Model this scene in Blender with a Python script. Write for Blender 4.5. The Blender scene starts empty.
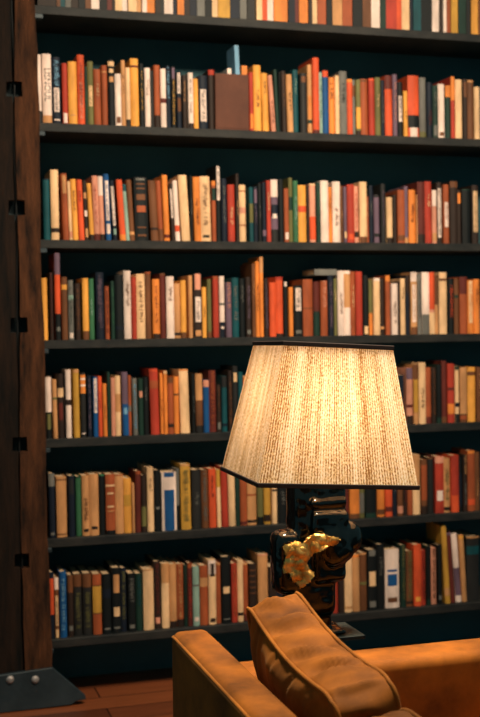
import bpy, bmesh, math, random
from mathutils import Vector, Matrix, noise
random.seed(7)
C = bpy.context.scene.collection
H = 1.30                                   # camera height above the floor
F = 1173.53
CAM = Vector((0, -4, H))
AX = (Vector((0.956777, -0.290601, -0.011360)), Vector((0.020194, 0.027419, 0.999420)), Vector((0.290121, 0.956451, -0.032102)))

def ray(px, py):
    return AX[0]*((px-240)/F) - AX[1]*((py-358.5)/F) + AX[2]
def atY(px, py, Y):
    d = ray(px, py); return CAM + d*((Y-CAM.y)/d.y)
def atX(px, py, X):
    d = ray(px, py); return CAM + d*((X-CAM.x)/d.x)

# ------------------------------------------------------------------ materials
def lin(c):
    c = c/255.0
    return c/12.92 if c <= 0.04045 else ((c+0.055)/1.055)**2.4
WARM = (1.0, 0.93, 0.80)
def alb(rgb, k=1.0):
    return tuple(min(0.92, lin(v)*k/w) for v, w in zip(rgb, WARM)) + (1,)
MATS = {}
def nodes(name):
    m = bpy.data.materials.new(name); m.use_nodes = True
    nt = m.node_tree; b = nt.nodes['Principled BSDF']
    return m, nt, b
def mix_noise(nt, b, c1, c2, scale, detail=4, rough=0.6, stretch=(1, 1, 1), coord='Object', lo=0.35, hi=0.65):
    tc = nt.nodes.new('ShaderNodeTexCoord'); mp = nt.nodes.new('ShaderNodeMapping')
    mp.inputs['Scale'].default_value = stretch
    nz = nt.nodes.new('ShaderNodeTexNoise'); nz.inputs['Scale'].default_value = scale
    nz.inputs['Detail'].default_value = detail; nz.inputs['Roughness'].default_value = rough
    cr = nt.nodes.new('ShaderNodeValToRGB')
    cr.color_ramp.elements[0].position = lo; cr.color_ramp.elements[1].position = hi
    cr.color_ramp.elements[0].color = c1; cr.color_ramp.elements[1].color = c2
    L = nt.links.new
    L(tc.outputs[coord], mp.inputs['Vector']); L(mp.outputs['Vector'], nz.inputs['Vector'])
    L(nz.outputs['Fac'], cr.inputs['Fac']); L(cr.outputs['Color'], b.inputs['Base Color'])
    return nz, cr, mp
def bump(nt, b, src, strength=0.3, dist=0.002):
    bp = nt.nodes.new('ShaderNodeBump'); bp.inputs['Strength'].default_value = strength
    bp.inputs['Distance'].default_value = dist
    nt.links.new(src, bp.inputs['Height']); nt.links.new(bp.outputs['Normal'], b.inputs['Normal'])
def cloth_mat(key, rgb, var=0.66, scale=25, rough=0.6, stretch=(1, 1, .35)):
    """printed or cloth-bound cover: base colour with worn variation"""
    if key in MATS: return MATS[key]
    m, nt, b = nodes(key)
    c = alb(rgb); d = tuple(v*var for v in c[:3]) + (1,)
    nz, cr, mp = mix_noise(nt, b, d, c, scale, stretch=stretch, coord='Object')
    b.inputs['Roughness'].default_value = rough
    b.inputs['Specular IOR Level'].default_value = 0.3
    MATS[key] = m; return m

PAL = {
 'wh': ('pale cream', (244, 210, 184)), 'cr': ('cream', (242, 190, 134)), 'tn': ('tan', (206, 142, 86)),
 'yo': ('amber', (236, 158, 64)), 'yl': ('mustard', (204, 146, 54)), 'og': ('orange', (232, 130, 52)),
 'ro': ('red-orange', (220, 82, 40)), 'rd': ('red', (178, 56, 36)), 'dr': ('dark red', (100, 38, 28)),
 'ru': ('rust', (164, 78, 40)), 'br': ('brown', (112, 66, 36)), 'db': ('dark brown', (46, 30, 22)),
 'bk': ('black', (8, 14, 15)), 'nv': ('navy', (13, 23, 36)), 'bl': ('blue', (17, 76, 122)),
 'lb': ('light blue', (118, 160, 178)), 'tl': ('teal', (12, 72, 74)), 'lt': ('pale teal', (146, 170, 146)),
 'gn': ('green', (56, 104, 66)), 'dg': ('dark green', (22, 50, 38)), 'ol': ('olive', (112, 104, 56)),
 'gy': ('grey', (112, 106, 94)), 'dy': ('dark grey', (36, 34, 31)), 'pk': ('pink', (222, 144, 110)),
 'mv': ('mauve', (110, 84, 94)),
}
COVER_NAMES = dict((k, v[0].replace(' ', '_').replace('-', '_')) for k, v in PAL.items())
def cmat(k):
    return cloth_mat('cover_' + COVER_NAMES[k], PAL[k][1])
m_pages = cloth_mat('page_edges', (196, 160, 118), .75, 60, .9, (8, 1, .2))

m_shelf, nt, b = nodes('painted_shelf')
nz, cr, mp = mix_noise(nt, b, alb((19, 22, 22)), alb((44, 41, 36)), 9, 6, .7, (1, 1, 3))
b.inputs['Roughness'].default_value = .6; b.inputs['Specular IOR Level'].default_value = .25; bump(nt, b, nz.outputs['Fac'], .3, .002)
m_back, nt, b = nodes('dark_teal_panel')
nz, cr, mp = mix_noise(nt, b, alb((25, 66, 68)), alb((34, 82, 84)), 2.5)
b.inputs['Roughness'].default_value = .7
m_timber, nt, b = nodes('old_timber')
nz, cr, mp = mix_noise(nt, b, alb((18, 13, 9)), alb((104, 60, 33)), 7, 9, .78, (3.5, 3.5, .55), 'Object', .36, .74)
b.inputs['Roughness'].default_value = .85; b.inputs['Specular IOR Level'].default_value = .15; bump(nt, b, nz.outputs['Fac'], .8, .012)
m_timber2, nt, b = nodes('dark_timber')
nz, cr, mp = mix_noise(nt, b, alb((11, 10, 8)), alb((46, 28, 17)), 7, 9, .7, (3.5, 3.5, .5), 'Object', .36, .74)
b.inputs['Roughness'].default_value = .85; b.inputs['Specular IOR Level'].default_value = .15; bump(nt, b, nz.outputs['Fac'], .8, .012)
m_steel, nt, b = nodes('painted_steel')
nz, cr, mp = mix_noise(nt, b, alb((32, 42, 44)), alb((46, 56, 58)), 12)
b.inputs['Roughness'].default_value = .5; b.inputs['Metallic'].default_value = .3
m_bolt, nt, b = nodes('worn_bolt_metal')
nz, cr, mp = mix_noise(nt, b, alb((120, 108, 98)), alb((172, 158, 146)), 60)
b.inputs['Roughness'].default_value = .5; b.inputs['Metallic'].default_value = .4
m_rubber = cloth_mat('black_cable', (10, 12, 12))

m_floor, nt, b = nodes('wood_planks')
tc = nt.nodes.new('ShaderNodeTexCoord')
br = nt.nodes.new('ShaderNodeTexBrick'); br.inputs['Scale'].default_value = 1
br.inputs['Brick Width'].default_value = 1.1; br.inputs['Row Height'].default_value = .12
br.inputs['Mortar Size'].default_value = .0025; br.offset = .37
br.inputs['Color1'].default_value = alb((138, 72, 38)); br.inputs['Color2'].default_value = alb((84, 42, 25))
br.inputs['Mortar'].default_value = alb((26, 14, 10))
nz = nt.nodes.new('ShaderNodeTexNoise'); nz.inputs['Scale'].default_value = 5; nz.inputs['Detail'].default_value = 8
mp = nt.nodes.new('ShaderNodeMapping'); mp.inputs['Scale'].default_value = (1.2, 14, 1)
mx = nt.nodes.new('ShaderNodeMix'); mx.data_type = 'RGBA'; mx.blend_type = 'MULTIPLY'; mx.inputs['Factor'].default_value = .55
L = nt.links.new
L(tc.outputs['Object'], br.inputs['Vector']); L(tc.outputs['Object'], mp.inputs['Vector']); L(mp.outputs['Vector'], nz.inputs['Vector'])
L(br.outputs['Color'], mx.inputs['A']); L(nz.outputs['Fac'], mx.inputs['B']); L(mx.outputs['Result'], b.inputs['Base Color'])
b.inputs['Roughness'].default_value = .32

m_wall, nt, b = nodes('plaster_dark')
mix_noise(nt, b, alb((30, 40, 40)), alb((38, 48, 48)), 3); b.inputs['Roughness'].default_value = .9

def velvet(name, rgb, dark):
    m, nt, b = nodes(name)
    nz, cr, mp = mix_noise(nt, b, alb(dark), alb(rgb), 9, 6, .6, (1, 1, 1), 'Object', .3, .7)
    b.inputs['Roughness'].default_value = .75
    b.inputs['Specular IOR Level'].default_value = .15
    b.inputs['Sheen Weight'].default_value = .08; b.inputs['Sheen Roughness'].default_value = .4
    b.inputs['Sheen Tint'].default_value = (1, .72, .38, 1)
    n2 = nt.nodes.new('ShaderNodeTexNoise'); n2.inputs['Scale'].default_value = 400
    bump(nt, b, n2.outputs['Fac'], .15, .001)
    return m
m_velvet = velvet('mustard_velvet', (154, 84, 20), (86, 44, 8))
m_piping = velvet('mustard_piping', (160, 90, 24), (104, 56, 12))

m_black, nt, b = nodes('black_glazed_glass')
b.inputs['Base Color'].default_value = alb((6, 10, 10)); b.inputs['Roughness'].default_value = .06
b.inputs['IOR'].default_value = 1.42; b.inputs['Coat Weight'].default_value = .25; b.inputs['Coat Roughness'].default_value = .03
nz = nt.nodes.new('ShaderNodeTexNoise'); nz.inputs['Scale'].default_value = 14; nz.inputs['Detail'].default_value = 2
tc = nt.nodes.new('ShaderNodeTexCoord'); nt.links.new(tc.outputs['Object'], nz.inputs['Vector'])
bump(nt, b, nz.outputs['Fac'], .25, .012)
m_gold, nt, b = nodes('gilded_crumpled_metal')
nz, cr, mp = mix_noise(nt, b, (.52, .26, .05, 1), (.92, .58, .17, 1), 30, 6, .6)
b.inputs['Metallic'].default_value = .8; b.inputs['Roughness'].default_value = .42
bump(nt, b, nz.outputs['Fac'], .6, .004)
m_brass, nt, b = nodes('aged_brass')
mix_noise(nt, b, (.4, .25, .09, 1), (.6, .4, .16, 1), 20); b.inputs['Metallic'].default_value = 1; b.inputs['Roughness'].default_value = .35
m_plate, nt, b = nodes('smoked_metal_plate')
mix_noise(nt, b, alb((30, 36, 33)), alb((42, 48, 44)), 8); b.inputs['Roughness'].default_value = .4; b.inputs['Specular IOR Level'].default_value = .25
m_trim, nt, b = nodes('dark_braid_trim')
mix_noise(nt, b, alb((30, 14, 8)), alb((48, 24, 14)), 200); b.inputs['Roughness'].default_value = .8
m_box, nt, b = nodes('brown_leatherette')
nz, cr, mp = mix_noise(nt, b, alb((78, 42, 28)), alb((96, 54, 36)), 6); b.inputs['Roughness'].default_value = .6; b.inputs['Specular IOR Level'].default_value = .2

# lamp shade: strung fabric, diffuse on both sides and translucent
m_shade = bpy.data.materials.new('strung_shade_fabric'); m_shade.use_nodes = True
nt = m_shade.node_tree; nt.nodes.clear(); L = nt.links.new
out = nt.nodes.new('ShaderNodeOutputMaterial')
uv = nt.nodes.new('ShaderNodeUVMap'); uv.uv_map = 'weave'
mp1 = nt.nodes.new('ShaderNodeMapping'); mp1.inputs['Scale'].default_value = (260, 16, 1)
n1 = nt.nodes.new('ShaderNodeTexNoise'); n1.inputs['Scale'].default_value = 1; n1.inputs['Detail'].default_value = 2
mp2 = nt.nodes.new('ShaderNodeMapping'); mp2.inputs['Scale'].default_value = (26, .5, 1)
n2 = nt.nodes.new('ShaderNodeTexNoise'); n2.inputs['Scale'].default_value = 1; n2.inputs['Detail'].default_value = 2
mp3 = nt.nodes.new('ShaderNodeMapping'); mp3.inputs['Scale'].default_value = (300, 190, 1)
n3 = nt.nodes.new('ShaderNodeTexNoise'); n3.inputs['Scale'].default_value = 1; n3.inputs['Detail'].default_value = 3
for mp_, n_ in ((mp1, n1), (mp2, n2), (mp3, n3)):
    L(uv.outputs['UV'], mp_.inputs['Vector']); L(mp_.outputs['Vector'], n_.inputs['Vector'])
def mth(op, a, b_):
    n = nt.nodes.new('ShaderNodeMath'); n.operation = op
    for i, v in enumerate((a, b_)):
        if hasattr(v, 'type') or not isinstance(v, (int, float)): L(v, n.inputs[i])
        else: n.inputs[i].default_value = v
    return n.outputs[0]
sx = nt.nodes.new('ShaderNodeSeparateXYZ'); L(uv.outputs['UV'], sx.inputs[0])
warp = mth('MULTIPLY', n1.outputs['Fac'], 3.0)
string = mth('SINE', mth('ADD', mth('MULTIPLY', sx.outputs['X'], 1000.0), warp), 0.0)
s = mth('MULTIPLY', string, .055)
s = mth('ADD', s, mth('MULTIPLY', n1.outputs['Fac'], .20))
s = mth('ADD', s, mth('MULTIPLY', n3.outputs['Fac'], .46))
s = mth('ADD', s, mth('MULTIPLY', n2.outputs['Fac'], .34))
cr = nt.nodes.new('ShaderNodeValToRGB')
cr.color_ramp.elements[0].position = .41; cr.color_ramp.elements[0].color = (.30, .125, .03, 1)
cr.color_ramp.elements[1].position = .62; cr.color_ramp.elements[1].color = (.95, .84, .68, 1)
e = cr.color_ramp.elements.new(.50); e.color = (.80, .55, .29, 1)
L(s, cr.inputs['Fac'])
df = nt.nodes.new('ShaderNodeBsdfDiffuse'); tr = nt.nodes.new('ShaderNodeBsdfTranslucent'); ms = nt.nodes.new('ShaderNodeMixShader')
ms.inputs['Fac'].default_value = .14
L(cr.outputs['Color'], df.inputs['Color']); L(cr.outputs['Color'], tr.inputs['Color'])
L(df.outputs[0], ms.inputs[1]); L(tr.outputs[0], ms.inputs[2]); L(ms.outputs[0], out.inputs['Surface'])

m_bulb = bpy.data.materials.new('lit_bulb'); m_bulb.use_nodes = True
nt = m_bulb.node_tree; nt.nodes.clear()
out = nt.nodes.new('ShaderNodeOutputMaterial'); em = nt.nodes.new('ShaderNodeEmission')
em.inputs['Color'].default_value = (1, .76, .54, 1); em.inputs['Strength'].default_value = 150
nt.links.new(em.outputs[0], out.inputs['Surface'])

# ------------------------------------------------------------------ helpers
def tag(o, label=None, cat=None, group=None, kind=None):
    for k, v in (('label', label), ('category', cat), ('group', group), ('kind', kind)):
        if v: o[k] = v
    return o
def empty(name, loc=(0, 0, 0)):
    o = bpy.data.objects.new(name, None); o.location = loc; o.empty_display_size = .05; C.objects.link(o); return o
def link(name, me, mats, parent=None, smooth=False):
    o = bpy.data.objects.new(name, me)
    for m in (mats if isinstance(mats, (list, tuple)) else [mats]): me.materials.append(m)
    C.objects.link(o)
    if parent:
        o.parent = parent
        o.matrix_parent_inverse = Matrix.Translation(-parent.location)
    if smooth:
        for p in me.polygons: p.use_smooth = True
    return o
def mesh(name, verts, faces, mats, parent=None, smooth=False, midx=None):
    me = bpy.data.meshes.new(name); me.from_pydata([tuple(v) for v in verts], [], faces); me.update()
    if midx:
        for p, i in zip(me.polygons, midx): p.material_index = i
    return link(name, me, mats, parent, smooth)
def from_bm(name, bm, mats, parent=None, smooth=False):
    bmesh.ops.recalc_face_normals(bm, faces=bm.faces)
    me = bpy.data.meshes.new(name); bm.to_mesh(me); bm.free()
    return link(name, me, mats, parent, smooth)
def box_bm(bm, x0, x1, y0, y1, z0, z1, bev=0, seg=2):
    r = bmesh.ops.create_cube(bm, size=1)
    for v in r['verts']:
        v.co = Vector(((x0+x1)/2+v.co.x*(x1-x0), (y0+y1)/2+v.co.y*(y1-y0), (z0+z1)/2+v.co.z*(z1-z0)))
    if bev:
        es = list({e for v in r['verts'] for e in v.link_edges})
        bmesh.ops.bevel(bm, geom=es, offset=bev, segments=seg, affect='EDGES', profile=.5)
def box(name, x0, x1, y0, y1, z0, z1, m, parent=None, bev=0, seg=2):
    bm = bmesh.new(); box_bm(bm, x0, x1, y0, y1, z0, z1, bev, seg); return from_bm(name, bm, m, parent, bev > 0 and seg > 2)
def prism(name, pts, y0, y1, m, parent=None, bev=0):
    """polygon in x, z extruded in y"""
    bm = bmesh.new()
    f = bm.faces.new([bm.verts.new((x, y0, z)) for x, z in pts])
    r = bmesh.ops.extrude_face_region(bm, geom=[f])
    bmesh.ops.translate(bm, vec=(0, y1-y0, 0), verts=[v for v in r['geom'] if isinstance(v, bmesh.types.BMVert)])
    if bev:
        bmesh.ops.recalc_face_normals(bm, faces=bm.faces)
        bmesh.ops.bevel(bm, geom=list(bm.edges), offset=bev, segments=1, affect='EDGES')
    return from_bm(name, bm, m, parent)
def tube(name, pts, r, m, parent=None, n=8, closed=False):
    pts = [Vector(p) for p in pts]; V = []; Fc = []
    k = len(pts); up0 = None
    for i, p in enumerate(pts):
        a = pts[(i-1) % k] if closed or i else p; b_ = pts[(i+1) % k] if closed or i < k-1 else p
        t = (b_-a).normalized()
        ref = up0 if up0 else (Vector((0, 0, 1)) if abs(t.z) < .9 else Vector((1, 0, 0)))
        s_ = t.cross(ref); 
        if s_.length < 1e-4: s_ = t.orthogonal()
        s_.normalize(); u = s_.cross(t).normalized(); up0 = u
        for j in range(n):
            an = 2*math.pi*j/n; V.append(p + s_*math.cos(an)*r + u*math.sin(an)*r)
    for i in range(k if closed else k-1):
        for j in range(n):
            a = i*n+j; b_ = i*n+(j+1) % n; c = ((i+1) % k)*n+(j+1) % n; d = ((i+1) % k)*n+j
            Fc.append((a, b_, c, d))
    if not closed:
        Fc.append(tuple(range(n-1, -1, -1))); Fc.append(tuple((k-1)*n+j for j in range(n)))
    return mesh(name, V, Fc, m, parent, True)
def lathe(name, prof, cx, cy, m, parent=None, n=24):
    V = []; Fc = []
    for r, z in prof:
        for j in range(n):
            a = 2*math.pi*j/n; V.append((cx+r*math.cos(a), cy+r*math.sin(a), z))
    for i in range(len(prof)-1):
        for j in range(n):
            Fc.append((i*n+j, i*n+(j+1) % n, (i+1)*n+(j+1) % n, (i+1)*n+j))
    Fc.append(tuple(range(n-1, -1, -1))); Fc.append(tuple((len(prof)-1)*n+j for j in range(n)))
    return mesh(name, V, Fc, m, parent, True)

# ------------------------------------------------------------------ setting
fl = box('floor', -3, 5.5, -6, 1.2, -.05, 0, m_floor); tag(fl, kind='structure')
wb = box('wall_back', -3, 5.5, .34, .44, 0, 3.3, m_wall); tag(wb, kind='structure')

# ------------------------------------------------------------------ bookcase
SZ = [H+1.068, H+.676, H+.282, H-.059, H-.396, H-.738, H-1.085]
XL, XR = .49, 3.0
bc = empty('bookcase', (1.7, .15, 0))
tag(bc, 'wall-wide dark painted bookcase of seven open shelves full of books', 'bookcase')
box('back_panel', .47, XR, .262, .285, 0, 2.9, m_back, bc)
for i, z in enumerate(SZ):
    sh = box('shelf', XL-.02, XR, 0, .26, z-.029, z, m_shelf, bc, .0015, 1)
    box('clip', XL+.012, XL+.045, -.004, .03, z-.045, z-.029, m_steel, sh, .002, 1)
box('side_panel', XR, XR+.03, 0, .285, 0, 2.9, m_shelf, bc)
box('crown_board', XL-.02, XR, 0, .26, 2.86, 2.89, m_shelf, bc)

# ------------------------------------------------------------------ timbers on the left
def jag(n=14, a=.004):
    return [random.uniform(-a, a) for _ in range(n)]
NZ = [H+.775, H+.384, H-.006, H-.405, H-.797]
pts = []
zs = sorted(set([0.0, .13, .4, .75, 1.1, 1.45, 1.8, 2.1, 2.5, 2.9]))
def redge(z): return .505+.016*(2.37-z)/2.2 + .003*math.sin(z*7)
def ledge(z): return .436-.008*(2.37-z)/2.2 + .004*math.sin(z*5+1)
for z in [i*.1 for i in range(30)]: pts.append((redge(z)+random.uniform(-.002, .002), z))
left = []
marks = sorted([i*.1 for i in range(30)] , reverse=True)
for z in marks:
    if any(abs(z-q) < .035 for q in NZ): continue
    left.append((ledge(z)+random.uniform(-.002, .002), z))
for q in NZ:
    for dx, dz in ((0, .026), (.024, .025), (.025, -.024), (0, -.026)):
        left.append((ledge(q)+dx, q+dz))
# order the notches into the falling edge
rest = [p for p in left]
def keyz(p): return -p[1]
rest.sort(key=keyz)
# make sure notch points keep their in-out order
out_l = []
used = set()
for p in rest:
    q = next((q for q in NZ if abs(p[1]-q) < .0265), None)
    if q is None: out_l.append(p)
    elif q not in used:
        used.add(q)
        out_l += [(ledge(q), q+.026), (ledge(q)+.024, q+.025), (ledge(q)+.025, q-.024), (ledge(q), q-.026)]
post = prism('timber_post', pts+out_l, -.046, -.003, m_timber, None)
tag(post, 'rough brown timber post with square notches beside the bookcase', 'post')
pts = []
for z in sorted([i*.1 for i in range(30)] + NZ):
    q = next((q for q in NZ if abs(z-q) < .001), None)
    if q is not None: pts += [(.424, q-.025), (.404, q-.024), (.405, q+.024), (.424, q+.025)]
    elif all(abs(z-q) > .032 for q in NZ): pts.append((.424+.0025*math.sin(z*13), z))
pts += [(.20, 2.9), (.20, 0)]
tp = prism('timber_beam', pts, -.040, .0, m_timber2)
tag(tp, 'very dark upright timber at the far left edge behind the black cable', 'post')
bk_ = box('wall_left', .19, .465, .012, .30, 0, 3.0, m_wall); tag(bk_, kind='structure')
cp = []
for i in range(40):
    y = 716-i*19.0
    x = 21.5-(i/39)*9+1.3*math.sin(i*.9)
    p = atY(x, y, .0); cp.append((.430+.0025*math.sin(i*.8), -.030+.002*math.sin(i), max(p.z, .15)))
cp = [p for i, p in enumerate(cp) if i == 0 or p[2] > cp[i-1][2]+.005]
cb = tube('power_cable', cp, .003, m_rubber); tag(cb, 'black cable running down the gap between the two timbers', 'cable')
pl = empty('steel_bracket', (.45, -.045, 0)); tag(pl, 'dark steel foot bracket with round bolts at the base of the timber post', 'bracket')
prism('plate', [(.20, H-1.18), (.522, H-1.163), (.632, H-1.269), (.634, H-1.283), (.60, H-1.285), (.585, .005), (.47, .003), (.20, .001)], -.058, -.036, m_steel, pl, .0015)
for x, z in ((.381, H-1.189), (.464, H-1.197), (.29, H-1.183)):
    r = [(.0135*math.cos(a), .0095*math.sin(a)) for a in [i*math.pi/2/5 for i in range(5)]] + [(.001, .0095)]
    V = []; Fc = []; n = 14
    for rr, yy in r:
        for j in range(n):
            a = 2*math.pi*j/n; V.append((x+rr*math.cos(a), -.058-yy, z+rr*math.sin(a)))
    for i in range(len(r)-1):
        for j in range(n): Fc.append((i*n+j, i*n+(j+1) % n, (i+1)*n+(j+1) % n, (i+1)*n+j))
    Fc.append(tuple((len(r)-1)*n+j for j in range(n)))
    mesh('bolt', V, Fc, m_bolt, pl, True)

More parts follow.
